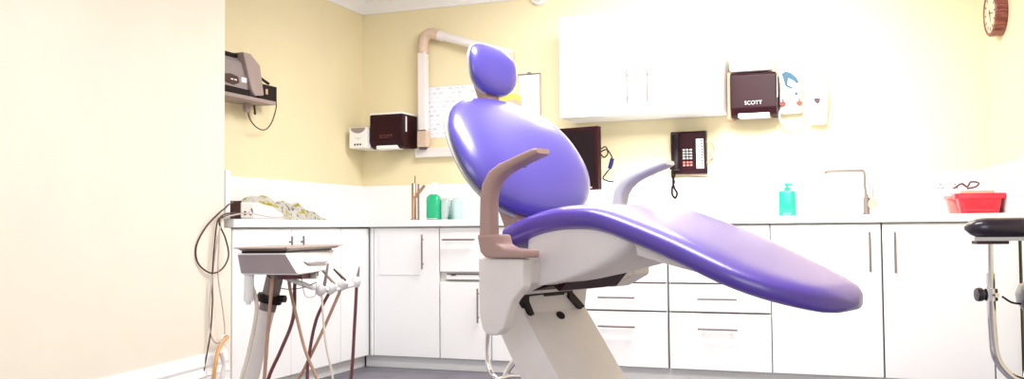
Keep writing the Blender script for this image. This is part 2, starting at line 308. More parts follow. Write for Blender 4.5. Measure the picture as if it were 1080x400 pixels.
FH = FY + 0.018      # carcass starts behind the fronts
def carcass(parent, x0, x1, y0=None, y1=None):
    b = box(BM(), x0 + .001, x1 - .001, FH - .001, WY - 0.02, ZB - .003, 0.859); return build('body', b, m_greyp, parent)
def fr(name, parent, x0, x1, z0, z1): return front(name, parent, x0, x1, z0, z1, FH)
# corner filler of the back run
c1 = thing('base_cabinet', 'white base cabinet in the left corner with a tall door and small inset hatch panel', 'cabinet', (0, 0, 0), 0)
carcass(c1, LX + 0.002, -2.408); build('filler_strip', box(BM(), LX + .022, -2.852, FH - .018, FH, ZB, ZT, .001, 1), m_white, c1)
d1 = fr('door', c1, -2.85, -2.41, ZB, ZT)
build('hatch_panel', box(BM(), -2.811, -2.531, FH - 0.0215, FH - 0.0178, 0.567, 0.849, 0.0012, 1), m_white, d1)
handle_v(d1, -2.506, 0.605, 0.812)
c2 = thing('base_cabinet', 'narrow white base cabinet with drawer, pull-out slot and door left of the dental chair', 'cabinet')
carcass(c2, -2.406, -2.075)
dr = fr('drawer', c2, -2.405, -2.08, 0.588, ZT); handle_h(dr, -2.372, -2.165, 0.781)
so = fr('pull_out_board', c2, -2.365, -2.08, 0.542, 0.578)
b = BM(); box(b, -2.358, -2.088, FH - .021, FH - .0165, 0.573, 0.580); box(b, -2.33, -2.30, FH - .022, FH - .0165, 0.567, 0.575); box(b, -2.15, -2.12, FH - .022, FH - .0165, 0.567, 0.575); box(b, -2.088, -2.082, FH - .021, FH - .0165, 0.543, 0.58); box(b, -2.36, -2.084, FH - .021, FH - .0165, 0.540, 0.5435)
build('slot_edge', b, m_dark, so)
dd = fr('door', c2, -2.405, -2.08, ZB, 0.532); handle_v(dd, -2.148, 0.295, 0.495)
c3 = thing('base_cabinet', 'plain white base cabinet half hidden behind the dental chair pedestal', 'cabinet'); carcass(c3, -2.073, -1.605)
fr('door', c3, -2.073, -1.605, ZB, ZT)
def drawers(label, x0, x1, hx0, hx1):
    c = thing('drawer_cabinet', label, 'cabinet'); carcass(c, x0, x1)
    a = fr('drawer', c, x0, x1, 0.541, ZT); handle_h(a, hx0, hx1, 0.70)
    a = fr('drawer', c, x0, x1, 0.386, 0.535); handle_h(a, hx0, hx1, 0.458)
    a = fr('drawer', c, x0, x1, ZB, 0.380); handle_h(a, hx0, hx1, 0.298)
    b = BM(); box(b, x0 + .01, x1 - .01, FH - .0165, FH - .014, 0.5352, 0.5408); box(b, x0 + .01, x1 - .01, FH - .0165, FH - .014, 0.3802, 0.3858); build('shadow_gap', b, m_dark, c)
drawers('white three drawer cabinet directly behind the chair pedestal', -1.600, -1.040, -1.424, -1.215)
drawers('white three drawer cabinet behind the chair footrest, second from the pedestal', -1.032, -0.492, -0.872, -0.664)
c5 = thing('base_cabinet', 'white sink base cabinet with hatch panel under the swan neck tap', 'cabinet'); carcass(c5, -0.490, 0.054)
d5 = fr('door', c5, -0.490, 0.054, ZB, ZT); build('hatch_panel', box(BM(), -0.39, -0.055, FH - 0.0215, FH - 0.0178, 0.567, 0.849, 0.0012, 1), m_white, d5); handle_v(d5, 0.0, 0.61, 0.812)
c6 = thing('base_cabinet', 'white single door base cabinet by the right corner below the red tub', 'cabinet'); carcass(c6, 0.058, 0.556)
d6 = fr('door', c6, 0.058, 0.556, ZB, ZT); handle_v(d6, 0.118, 0.605, 0.812)
build('filler_strip', box(BM(), 0.560, 0.672, FH - .017, FH, ZB, ZT, .001, 1), m_white, c6)
# left run
c7 = thing('base_cabinet', 'white two door base cabinet of the left run behind the dental delivery unit', 'cabinet')
build('body', box(BM(), WX + .01, LX - .019, 3.82, 4.835, ZB - .003, 0.859), m_greyp, c7)
for y0, y1, hy in ((3.832, 4.330, 4.285), (4.334, 4.835, 4.395)):
    d = build('door', box(BM(), LX - .018, LX, y0, y1, ZB, ZT, .0015, 1), m_white, c7); handle_v(d, hy, 0.625, 0.812, LX, True)
c8 = thing('corner_panel', 'plain white corner filler panel between left and back cabinets', 'panel')
build('panel', box(BM(), LX - .018, LX, 4.840, FY + .015, ZB, ZT, .0015, 1), m_white, c8)
struct('baseboard_back', box(BM(), LX - .04, rr(FY + .05), FY + 0.05, FY + 0.066, 0, ZB - .004, 0.001, 1), m_white)
struct('trim_11', box(BM(), LX - 0.065, LX - 0.05, 3.82, FY + 0.05, 0, ZB - .004, 0.001, 1), m_white)

# ------------------------------------------------------------------ wall cupboard
wc = thing('wall_cupboard', 'bright white two door wall cupboard above the phone', 'cupboard')
UY = WY - 0.32
build('body', box(BM(), -1.733, -0.766, UY + .0195, WY - .001, 1.508, 2.120, .001, 1), m_white, wc)
for x0, x1, hx in ((-1.733, -1.251, -1.310), (-1.249, -0.766, -1.190)):
    d = build('door', box(BM(), x0 + .001, x1 - .001, UY, UY + .018, 1.508, 2.120, .0015, 1), m_white, wc)
    b = BM(); tube(b, [(hx, UY - .034, 1.575), (hx, UY - .034, 1.768)], 0.005, 10)
    for z in (1.605, 1.738): tube(b, [(hx, UY - .034, z), (hx, UY + .001, z)], 0.0045, 8)
    build('handle', b, m_handle, d, 40)

# ------------------------------------------------------------------ dental chair
CA = math.radians(-19.4)
ch = thing('dental_chair', 'purple reclining dental chair on a white pedestal, raised, in the middle of the surgery', 'dental chair', (-0.83572, 2.61353, 0), CA)
def interp(T, x):
    for (a, va), (b_, vb) in zip(T, T[1:]):
        if x <= b_: t = (x - a) / (b_ - a); t = t * t * (3 - 2 * t) if False else t; return va + (vb - va) * t
    return T[-1][1]
def smooth_profile(T, x):   # catmull in one variable
    n = len(T)
    for i in range(n - 1):
        if x <= T[i + 1][0] or i == n - 2:
            x0, y0 = T[i]; x1, y1 = T[i + 1]; xp, yp = T[max(i - 1, 0)]; xn, yn = T[min(i + 2, n - 1)]
            t = (x - x0) / (x1 - x0); m0 = (y1 - yp) / max(x1 - xp, 1e-6) * (x1 - x0); m1 = (yn - y0) / max(xn - x0, 1e-6) * (x1 - x0)
            return (2 * t ** 3 - 3 * t * t + 1) * y0 + (t ** 3 - 2 * t * t + t) * m0 + (-2 * t ** 3 + 3 * t * t) * y1 + (t ** 3 - t * t) * m1
TOP = [(-0.03, .853), (0.09, .890), (0.16, .903), (0.22, .906), (0.28, .903), (0.34, .888), (0.49, .834), (0.64, .771), (0.73, .738), (0.86, .697)]
x_a, x_b = -0.025, 0.852
b = BM(); loops = []; N = 44
for i in range(N + 1):
    t = i / N; x = x_a + (x_b - x_a) * (0.5 - 0.5 * math.cos(PI * t)) if False else x_a + (x_b - x_a) * t
    e0 = min(1, (x - x_a) / 0.022); e1 = min(1, (x_b - x) / 0.26); e2 = min(1, (x_b - x) / 0.05)
    wd = 0.252 - 0.008 * max(0, (x - .25) / .5)
    wd *= (max(0.0, 1 - (1 - e0) ** 2.2) ** 0.5 * 0.12 + 0.88) * (max(0, 1 - (1 - e1) ** 2.3) ** 0.5)
    th = (0.074 - 0.020 * max(0, (x - .6) / .26)) * (max(0, 1 - (1 - e0) ** 2) ** 0.5 * 0.35 + 0.65) * (max(0, 1 - (1 - e2) ** 2) ** 0.5 * 0.8 + 0.2)
    wd = max(wd, 0.02)
    zt = smooth_profile(TOP, min(x, .86)) - (0.012 * (1 - e0)) - 0.46 * max(0, x - .86)
    L = []; n = 36
    for j in range(n):
        a = 2 * PI * j / n; ca, sa = math.cos(a), math.sin(a)
        yy = wd * math.copysign(abs(ca) ** (2 / 5.5), ca); zz = th * 0.5 * math.copysign(abs(sa) ** (2 / 3.0), sa)
        L.append(Vector((x, yy, zt - 0.037 + zz - (0.010 if sa > 0 else 0) * (1 - (yy / max(wd, 1e-3)) ** 2) * 0)))
    loops.append(L)
loft(b, loops)
seat = build('seat_cushion', b, m_purple, ch, 50)
def pad(bm, outline, M, front, back, curve=0.0, rings=10, n=48, scale=1.0):
    """cushion: outline(a)->(u,v); M 4x4 from (u,v,n) to parent space"""
    F = []; 
    for side, T in ((1, front), (-1, back)):
        rows = []
        for k in range(rings + 1):
            r = k / rings; rr_ = math.sin(r * PI / 2) if k else 0
            h = T * (1 - rr_ ** 3.2) ** 0.55 if rr_ < 1 else 0
            row = []
            for j in range(n):
                u, v = outline(2 * PI * j / n); u *= rr_ * scale; v *= rr_ * scale
                row.append((u, v, side * h + curve * u * u))
            rows.append(row)
        F.append(rows)
    edge = [bm.verts.new(M @ Vector(p)) for p in F[0][-1]]
    for s in (0, 1):
        cen = bm.verts.new(M @ Vector((0, 0, F[s][0][0][2]))); prev = None
        for k in range(1, rings + 1):
            cur = edge if k == rings else [bm.verts.new(M @ Vector(p)) for p in F[s][k]]
            for j in range(n):
                if prev is None: bm.faces.new((cen, cur[j], cur[(j + 1) % n]))
                else: bm.faces.new((prev[j], cur[j], cur[(j + 1) % n], prev[(j + 1) % n]))
            prev = cur
    return bm
def frameM(o, lean, yaw=0.0, roll=0.0):
    L = math.radians(lean); v = Vector((-math.sin(L), 0, math.cos(L))); n = Vector((math.cos(L), 0, math.sin(L))); u = Vector((0, 1, 0))
    M = Matrix((u, v, n)).transposed().to_4x4(); return Matrix.Translation(o) @ Matrix.Rotation(math.radians(yaw), 4, 'Z') @ M @ Matrix.Rotation(math.radians(roll), 4, 'Z')
def egg(hu, hv, taper, e=2.3):
    def f(a):
        ca, sa = math.cos(a), math.sin(a); u = math.copysign(abs(ca) ** (2 / e), ca); v = math.copysign(abs(sa) ** (2 / e), sa)
        return (hu * u * (1 - taper * v), hv * v)
    return f
MB_ = frameM((-0.148, -0.015, 1.053), 31)
bb = build('backrest_cushion', pad(BM(), egg(0.286, 0.213, 0.06), MB_, 0.060, 0.02, 0.28), m_purple2, ch, 60)
build('backrest_shell', pad(BM(), egg(0.290, 0.217, 0.06), MB_ @ Matrix.Translation((0, 0, -0.014)), 0.006, 0.038, 0.28), m_greyp, ch, 60)
MH = frameM((-0.262, 0.002, 1.333), 9, 0, -4)
build('headrest_cushion', pad(BM(), egg(0.105, 0.081, -0.04, 2.5), MH, 0.028, 0.010, 0.9), m_purple2, ch, 60)
build('headrest_shell', pad(BM(), egg(0.107, 0.083, -0.04, 2.5), MH @ Matrix.Translation((0, 0, -0.010)), 0.004, 0.016, 0.9), m_greyp, ch, 60)
b = BM(); prism(b, [(-0.315, 1.300), (-0.278, 1.315), (-0.215, 1.150), (-0.245, 1.135)], 'y', -0.030, 0.028, 0.004); build('headrest_stem', b, m_taupe, ch)
# backrest hinge bar hidden between back and seat
b = BM(); prism(b, [(-0.16, 0.98), (-0.10, 0.99), (-0.01, 0.80), (-0.06, 0.78)], 'y', -0.14, 0.14, 0.005); build('back_hinge', b, m_taupe, ch)
# arms
def arm(side):
    s = side; b = BM(); yc = -0.330 if s < 0 else 0.283
    path = [(0.018, .826, .022, .021), (0.018, .870, .022, .020), (0.019, .920, .022, .019), (0.026, .952, .022, .020), (0.045, .979, .023, .019), (0.075, .997, .025, .015), (0.115, 1.011, .027, .012), (0.150, 1.022, .030, .011), (0.188, 1.033, .031, .010), (0.199, 1.036, .026, .007)]
    loops = []
    for i, (x, z, hy, ht) in enumerate(path):
        p0 = path[max(i - 1, 0)]; p1 = path[min(i + 1, len(path) - 1)]; T = Vector((p1[0] - p0[0], 0, p1[1] - p0[1])).normalized(); Nn = Vector((-T.z, 0, T.x)); L = []
        for j in range(20):
            a = 2 * PI * j / 20; ca, sa = math.cos(a), math.sin(a)
            L.append(Vector((x, yc, z)) + Vector((0, 1, 0)) * hy * math.copysign(abs(ca) ** .5, ca) + Nn * ht * math.copysign(abs(sa) ** .5, sa))
        loops.append(L)
    loft(b, loops); a_ = build('armrest', b, m_taupe if s < 0 else m_greyp, ch, 40)  # one plastic: shade put into the near arm's colour, light into the far
    b = BM(); prism(b, [(-0.006, 0.828), (0.054, 0.828), (0.062, 0.803), (0.085, 0.793), (0.150, 0.788), (0.150, 0.769), (0.022, 0.768), (0.005, 0.782)], 'y', yc - .023, yc + .023 if s > 0 else -0.285, 0.006); build('arm_base', b, m_taupe if s < 0 else m_greyp, a_)
    b = BM(); lathe(b, [(0.0, 0), (0.005, 0), (0.005, -0.002), (0, -0.002)], (0.14, yc, 1.0), 10); build('screw_cap', b, m_dark, a_)
arm(-1); arm(1)
b = BM(); prism(b, [(-0.019, 0.767), (0.133, 0.767), (0.132, 0.693), (0.094, 0.656), (0.067, 0.587), (0.045, 0.568), (0.012, 0.566), (-0.006, 0.580), (-0.017, 0.621)], 'y', -0.335, -0.296, 0.008, 3); build('side_cover', b, m_ivory, ch, 30)
b = BM(); prism(b, [(-0.10, 0.767), (0.10, 0.767), (0.10, 0.70), (0.02, 0.66), (-0.06, 0.68)], 'y', 0.225, 0.325, 0.012, 3); build('side_cover', b, m_ivory, ch, 30)
b = BM(); prism(b, [(0.0, 0.765), (0.10, 0.765), (0.10, 0.70), (0.0, 0.66)], 'y', -0.297, 0.224, 0.004); build('cross_beam', b, m_ivory, ch)
# seat housing : rounded pan below the cushion
b = BM(); loops = []
for z, x0, x1, yf, e in [(0.850, 0.04, 0.40, .215, 9), (0.828, 0.035, 0.40, .22, 9), (0.790, 0.035, 0.365, .20, 9), (0.765, 0.035, 0.335, .16, 8), (0.742, 0.036, 0.29, .10, 8), (0.722, 0.037, 0.235, .03, 7), (0.706, 0.038, 0.18, -.04, 7), (0.694, 0.045, 0.12, -.08, 6)]:
    hy = (yf + .222) / 2; cy = (yf - .222) / 2
    loops.append(superloop((x0 + x1) / 2, cy, (x1 - x0) / 2, hy, z, 48, e))
for L in loops[:2]:
    for v in L:
        v.z = min(v.z, smooth_profile(TOP, max(0, min(v.x, .86))) - 0.058)
loft(b, loops); build('seat_housing', b, m_ivory, ch, 40)
b = BM(); loops = []
for x, hy, t in ((0.38, .20, .050), (0.45, .195, .042), (0.55, .18, .022), (0.66, .15, .012), (0.74, .10, .006)):
    zt = smooth_profile(TOP, x) - 0.060; loops.append([Vector((x, yy, zt - dz)) for yy, dz in ((-hy, 0), (-hy * .93, t * .8), (-hy * .6, t), (hy * .6, t), (hy * .93, t * .8), (hy, 0))])
loft(b, loops); build('footrest_shell', b, m_ivory, ch, 40)
b = BM(); prism(b, [(0.03, 0.712), (0.170, 0.722), (0.125, 0.674), (0.105, 0.690), (0.03, 0.672), (-0.06, 0.668), (-0.06, 0.712)], 'y', -0.175, 0.10, 0.003, 1); build('knuckle_cover', b, m_maroon, ch)  # maroon cover; its front wedge also paints in the shaded housing underside
# pedestal: leaning lift column
b = BM(); prism(b, [(-0.012, 0.672), (-0.022, 0.607), (0.330, 0.115), (0.160, 0.115), (-0.112, 0.547), (-0.085, 0.60), (-0.06, 0.672)], 'y', -0.142, 0.150, 0.005, 2); lift = build('lift_column', b, m_ivory, ch, 30)
# front plate of the column (slopes with it) with oval port; black pieces imitate the shadowed gap at its top
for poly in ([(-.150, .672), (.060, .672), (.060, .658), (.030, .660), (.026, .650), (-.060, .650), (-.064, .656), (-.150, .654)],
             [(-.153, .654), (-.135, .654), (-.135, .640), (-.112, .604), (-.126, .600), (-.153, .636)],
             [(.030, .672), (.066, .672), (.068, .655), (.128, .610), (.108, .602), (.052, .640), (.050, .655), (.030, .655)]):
    b = BM(); prism(b, poly, 'x', -.030, -.0075); build('painted_shadow', b, m_black, lift)
b = BM(); nf = Vector((0.492, 0, 0.352)).normalized(); cpt = Vector((-0.022, 0, .607)) + Vector((.352, 0, -.492)).normalized() * 0.020 + nf * 0.0005
ax = rot_to(nf); lathe(b, [(0, 0), (.013, 0), (.013, .002), (0, .002)], cpt + Vector((0, .010, 0)), 20, 1.0, 1.35, ax); build('port', b, m_black, lift)
# base on the floor
b = BM(); prism(b, [(-0.10, 0.0), (0.72, 0.0), (0.74, 0.05), (0.62, 0.10), (0.36, 0.17), (0.16, 0.17), (0.0, 0.09), (-0.10, 0.06)], 'y', -0.22, 0.22, 0.02, 3); build('base', b, m_ivory, ch, 40)

# chrome bent foot rail seen behind the pedestal (on the floor behind the chair)
b = BM(); fl = [(-0.475, 0.25, 0.62), (-0.50, 0.25, 0.52), (-0.508, 0.25, 0.42), (-0.495, 0.25, 0.36), (-0.46, 0.25, 0.335), (-0.40, 0.25, 0.35), (-0.30, 0.25, 0.36)]
rail = thing('chrome_tube_frame', 'bent chrome tube frame standing behind the dental chair pedestal', 'frame', (-0.83572, 2.61353, 0), CA)
tube(b, fl, 0.0085, 12); build('hoop', b, m_chrome, rail, 60)
b = BM(); tube(b, [(-0.385, 0.30, 0.46), (-0.41, 0.28, 0.40), (-0.435, 0.26, 0.34), (-0.44, 0.25, 0.2), (-0.42, 0.25, 0.05)], 0.011, 12); build('post', b, m_chrome, rail, 60)
b = BM()
for k in range(5):
    a = 2 * PI * k / 5 + .3; tube(b, [(-0.42, 0.25, 0.10), (-0.42 + .12 * math.cos(a), 0.25 + .12 * math.sin(a), 0.09), (-0.42 + .24 * math.cos(a), 0.25 + .24 * math.sin(a), 0.055)], 0.012, 10)
    lathe(b, [(0, -.012), (.022, -.012), (.026, -.006), (.026, .006), (.022, .012), (0, .012)], (-0.42 + .245 * math.cos(a), 0.25 + .245 * math.sin(a), 0.026), 14, 1, 1, rot_to((math.sin(a), -math.cos(a), 0)))
build('star_base', b, m_chrome, rail, 50)

# ------------------------------------------------------------------ delivery unit
UA = math.radians(16.6)
du = thing('dental_delivery_unit', 'grey and white dental delivery console on a leaning post beside the left cabinets', 'dental unit', G['unit_O'], UA)
b = BM(); 
FL = [(-0.146, 0.778), (0.0, 0.778), (0.036, 0.716), (-0.134, 0.718)]
A = [Vector((x, 0, z)) for x, z in FL]; Bk = [Vector((-0.146, .30, .778)), Vector((.030, .42, .778)), Vector((.040, .30, .716)), Vector((-.134, .26, .718))]
loft(b, [A, Bk]); bmesh.ops.bevel(b, geom=b.edges[:], offset=0.004, segments=2, affect='EDGES')
con = build('console', b, m_wplas, du, 30)
b = BM(); quadcard(b, [(-0.140, -.0015, .774), (-0.002, -.0015, .774), (0.031, -.0015, .720), (-0.130, -.0015, .722)], 0.003, (0, -1, 0)); build('front_panel', b, m_consoled, con)
b = BM(); quadcard(b, [(0.018, .10, .752), (0.028, .12, .742), (0.040, .30, .742), (0.035, .30, .746), (0.022, .13, .748)], 0.002, (1, 0, 0)); build('side_grip', b, m_handle, con)
b = BM(); box(b, -0.06, 0.010, 0.12, 0.30, 0.698, 0.716, .002); build('valve_box', b, m_hose, con)
b = BM(); box(b, -0.035, 0.028, 0.205, 0.22, 0.694, 0.712, .001)
for k in range(4): box(b, -.028 + k * .014, -.020 + k * .014, 0.200, 0.206, .698, .708, .001)
build('valve_plate', b, m_greyp, con)
b = BM(); tube(b, [(-0.119, .03, .722), (-0.121, .03, .640)], 0.014, 14, False); tube(b, [(-0.121, .03, .640), (-0.121, .03, .63)], 0.008, 12, False); build('cup_holder', b, m_wplas, du, 40)
P = [Vector(p) for p in G['post']]
b = BM(); tube(b, [P[0], P[2], Vector((-.215, .15, .13))], 0.023, 20, False); post = build('post', b, m_ivory, du, 50)
b = BM(); tube(b, [P[0] + Vector((.0, 0, .0)), P[0].lerp(P[2], .28)], 0.0255, 20, False); build('sleeve', b, m_handle, post, 50)
b = BM(); q = P[0].lerp(P[2], .20); dirp = (P[0] - P[2]).normalized(); lathe(b, [(.024, -.012), (.036, -.012), (.038, -.006), (.038, .006), (.036, .012), (.024, .012)], q, 20, 1, 1, rot_to(dirp)); tube(b, [q + Vector((.03, -.01, 0)), q + Vector((.052, -.015, 0))], .011, 12, False); build('clamp_knob', b, m_black, post, 40)
b = BM(); lathe(b, [(0, 0), (.17, 0), (.18, .02), (.16, .05), (.06, .075), (.035, .14), (0, .14)], (-.17, .18, 0), 32); build('base', b, m_ivory, du, 40)
b = BM(); tube(b, [G['arm_bar'][0], G['arm_bar'][1]], .0075, 12, False); tube(b, G['arm_bar'][1:], .006, 10); build('holder_bar', b, m_wplas, du, 50)
for nm, mt, r in (('hose_a', m_hoset, .0055), ('hose_b', m_hose, .0055), ('hose_c', m_hoset, .0048), ('hose_w', m_hosew, .006), ('thin_loop1', m_cabled, .0014), ('thin_loop2', m_cableg, .0012)):
    b = BM(); pts = G[nm][:]
    if nm.startswith('hose'): pts = pts + [[-.25 + .03 * len(nm) * (ord(nm[-1]) % 4) * .3, .12, .06]]
    tube(b, pts, r, 10); build('hose' if nm.startswith('hose') else 'cable', b, mt, du, 60)
# tray
b = BM()
tl = lambda s, z: [Vector((x, y, z)) for x, y in [(-.150 + s, -.005 + s), (.0 - s * .4, -.005 + s), (.052 - s, .43 - s), (-.152 + s, .36 - s)]]
loft(b, [tl(.014, .7845), tl(.004, .791), tl(-.004, .792), tl(-.004, .7955), tl(.004, .7955), tl(.018, .787)]); bmesh.ops.bevel(b, geom=[e for e in b.edges if abs(e.verts[0].co.z - e.verts[1].co.z) > .0015], offset=.006, segments=2, affect='EDGES')
bt_ = BM(); prism(bt_, [(-.135, .01), (-.005, .01), (.030, .38), (-.135, .30)], 'z', .7785, .784); build('tray_gap_shade', bt_, m_maroon, du)  # dark block stands in for the shaded gap under the tray
tr = build('instrument_tray', b, m_traym, None, 40); tr.location = G['unit_O']; tr.rotation_euler = (0, 0, UA); tag(tr, 'shallow metal instrument tray lying on top of the grey and white console', 'tray')
# handpieces
HP = [Vector(p) for p in G['hp']]
specs = [('hose_f', m_hosew, 0, HP[0], HP[1], 'white handpiece standing tallest in the holder, pale hose hanging, nearest the console', .0135),
         ('hose_d', m_hose, 1, HP[2], HP[3], 'white handpiece leaning left in the holder with a dark brown hose, second from the console', .0135),
         ('hose_e', m_hoset, 2, HP[4], HP[5], 'white handpiece with dark neck and tan hose, third from the console', .0145),
         ('hose_g', m_hose, 3, HP[6], HP[7], 'air syringe with pointed metal tip and brown hose, farthest from the console', .0125)]
for hn, hm, k, base, tip, lab, r in specs:
    t = thing('handpiece', lab, 'dental handpiece', G['unit_O'], UA, )
    hose0 = Vector(G[hn][0]); ax = (Vector((.018, -.004, .022)) if k in (0, 1) else Vector((.016, -.01, .018)) if k == 2 else Vector((.006, 0, .026)))
    b = BM(); a0 = base - ax.normalized() * .018; a1 = base + ax.normalized() * .016
    tube(b, [a0, a0.lerp(a1, .5), a1], lambda q, r=r: r * (0.8 + .35 * math.sin(q * PI)), 16); build('body', b, m_wplas, t, 60)
    b = BM(); tube(b, [a1, a1.lerp(tip, .35), a1.lerp(tip, .8), tip], (lambda q: .0052 * (1 - .45 * q)) if k != 3 else (lambda q: .0055 * (1 - .85 * q)), 12); build('tip', b, m_steel if k != 2 else m_cabled, t, 60)
    b = BM(); pts = [a0] + G[hn][:] + [[-.14 + .03 * k, .24 - .01 * k, .06]]; tube(b, pts, .0052 if k else .0035, 10); build('hose', b, hm, t, 60)

# ------------------------------------------------------------------ cables at the left wall
for nm, mt, r, lab in (('black_loop', m_cabled, .0038, 'dark brown cable hanging in a wide loop off the left worktop end'),
                  ('black_drop', m_cabled, .0036, 'dark brown cable dropping straight down the near wall to the skirting'),
                  ('grey_cable', m_cableg, .0036, 'pale grey cable running from the adaptor down in a long narrow loop')):
    b = BM(); tube(b, G[nm], r, 8); o = build('power_cable', b, mt, None, 60); tag(o, lab, 'cable')
b = BM(); tube(b, G['orange_tube'], .009, 12); o = build('suction_tube', b, m_orange, None, 60); tag(o, 'amber plastic tube rising beside the skirting below the left worktop', 'tube')
b = BM(); tube(b, G['white_conn'], .011, 12); tube(b, G['wire_tangle'], .003, 8); o = build('plug_connector', b, m_ivory, None, 60); tag(o, 'pale inline connector with tangled wire beside the amber tube', 'connector')
# adaptor & printed wrap
t = thing('power_adaptor', 'white power adaptor with grey end face at the left worktop end', 'adaptor', (-3.0, 4.0, 0.902), 0)
b = BM(); loft(b, [[Vector((x, y, z)) for x, z in ((-.06, .0), (.05, 0), (.055, .02), (.05, h), (-.055, h), (-.06, .02))] for y, h in ((-.02, .085), (.10, .085), (.24, .07), (.34, .03))]); bmesh.ops.bevel(b, geom=b.edges[:], offset=.008, segments=2, affect='EDGES'); build('case', b, m_wplas, t, 40)
b = BM(); box(b, .040, .054, -.028, .075, .006, .082, .004); fc = build('end_face', b, m_greyp, t)
b = BM(); box(b, -.05, .05, -.03, -.0195, .004, .092, .003); build('back_plate', b, m_cabled, t)
for y, z in ((0.0, .03),): 
    b = BM(); lathe(b, [(0, 0), (.011, 0), (.011, .004), (0, .004)], (.053, y, z), 14, 1, 1, rot_to((1, 0, 0))); build('socket_hole', b, m_cabled, t)
b = BM(); tube(b, [(.056, .03, .035), (.058, .045, .022), (.058, .06, .035), (.057, .05, .055)], .003, 6); build('switch', b, m_handle, t)
def heap(name, x0, x1, y0, y1, zf, label, cat, material):
    b = BM(); nx, ny = 18, 46; V = []
    for i in range(nx + 1):
        row = []
        for j in range(ny + 1):
            u = i / nx * 2 - 1; v = j / ny; x = x0 + (x1 - x0) * i / nx; y = y0 + (y1 - y0) * v
            env = max(0, 1 - abs(u) ** 3) * min(1, (math.sin(PI * min(1, max(0, v))) + .0) * 2.0)
            h = zf(v) * env ** .5 * (0.82 + 0.45 * noise.noise(Vector((x * 16, y * 16, 3)))) + .012 * noise.noise(Vector((x * 45, y * 45, 1))) * env
            row.append(b.verts.new((x + .015 * noise.noise(Vector((x * 20, y * 20, 9))), y, .9015 + max(0, h))))
        V.append(row)
    for i in range(nx):
        for j in range(ny): b.faces.new((V[i][j], V[i + 1][j], V[i + 1][j + 1], V[i][j + 1]))
    bmesh.ops.solidify(b, geom=b.faces[:], thickness=0.0015)
    o = build(name, b, material, None, 60); return tag(o, label, cat)
heap('printed_wrap', -3.245, -3.068, 4.22, 4.97, lambda v: .165 - .10 * v, 'crumpled white plastic wrap printed with yellow flowers on the left worktop', 'wrap', m_print)

# ------------------------------------------------------------------ shelf with printer
sh = thing('wall_shelf', 'grey wall shelf carrying the printer on the left alcove wall', 'shelf')
b = BM(); box(b, WX + .001, -3.101, 3.78, 4.49, 1.546, 1.566, .002); build('board', b, m_shelf, sh)
b = BM(); lathe(b, [(0, 0), (.018, 0), (.022, .03), (.022, .05), (0, .05)], (-3.20, 4.36, 1.496), 14); build('bracket', b, m_shelf, sh, 50)
pr = thing('label_printer', 'grey desktop printer with sloping lid on the wall shelf', 'printer', (0, 0, 0))
b = BM(); prism(b, [(-3.262, 1.568), (-3.115, 1.568), (-3.115, 1.63), (-3.12, 1.74), (-3.14, 1.765), (-3.262, 1.765)], 'y', 3.82, 4.255, .005); build('case', b, m_printer, pr)
b = BM(); prism(b, [(3.82, 1.5685), (4.262, 1.5685), (4.258, 1.60), (3.82, 1.605)], 'x', -3.262, -3.107, .002); build('base_tray', b, m_black, pr)
b = BM(); box(b, -3.262, -3.13, 3.82, 4.185, 1.766, 1.786, .004); build('paper_lid', b, m_black, pr)
b = BM(); prism(b, [(4.185, 1.795), (4.25, 1.795), (4.335, 1.745), (4.372, 1.585), (4.295, 1.572), (4.262, 1.60)], 'x', -3.262, -3.095, .006); build('front_cover', b, m_shelf, pr)
b = BM(); prism(b, [(4.04, 1.66), (4.10, 1.668), (4.165, 1.66), (4.175, 1.628), (4.13, 1.612), (4.05, 1.62), (4.02, 1.64)], 'x', -3.117, -3.112); build('control_panel', b, m_cabled, pr)
b = BM(); box(b, -3.116, -3.109, 4.10, 4.12, 1.637, 1.643); build('button', b, m_wplas, pr); b = BM(); box(b, -3.116, -3.109, 4.13, 4.15, 1.637, 1.643); build('button', b, m_wplas, pr)
b = BM(); box(b, -3.116, -3.109, 4.19, 4.235, 1.635, 1.662, .001); build('button', b, m_wplas, pr)
t = thing('power_supply', 'small black power supply with plugs behind the grey printer on the shelf', 'adaptor')
b = BM(); box(b, -3.245, -3.16, 4.42, 4.585, 1.567, 1.665, .003); build('case', b, m_black, t)
b = BM(); tube(b, [(-3.15, 4.36, 1.68), (-3.15, 4.41, 1.69), (-3.15, 4.46, 1.678), (-3.15, 4.49, 1.67)], .008, 8); tube(b, [(-3.15, 4.40, 1.63), (-3.15, 4.42, 1.66)], .012, 8); build('plug', b, m_black, t, 50)
b = BM(); box(b, -3.161, -3.157, 4.475, 4.495, 1.61, 1.64); build('label_plate', b, m_tan, t)
b = BM(); tube(b, G['shelf_cable'], .0035, 8); tube(b, [(-3.21, 4.44, 1.545), (-3.21, 4.45, 1.50), (-3.2, 4.43, 1.50)], .006, 8); o = build('shelf_cable', b, m_cabled, None, 60); tag(o, 'black cable hanging in a loop under the wall shelf', 'cable')

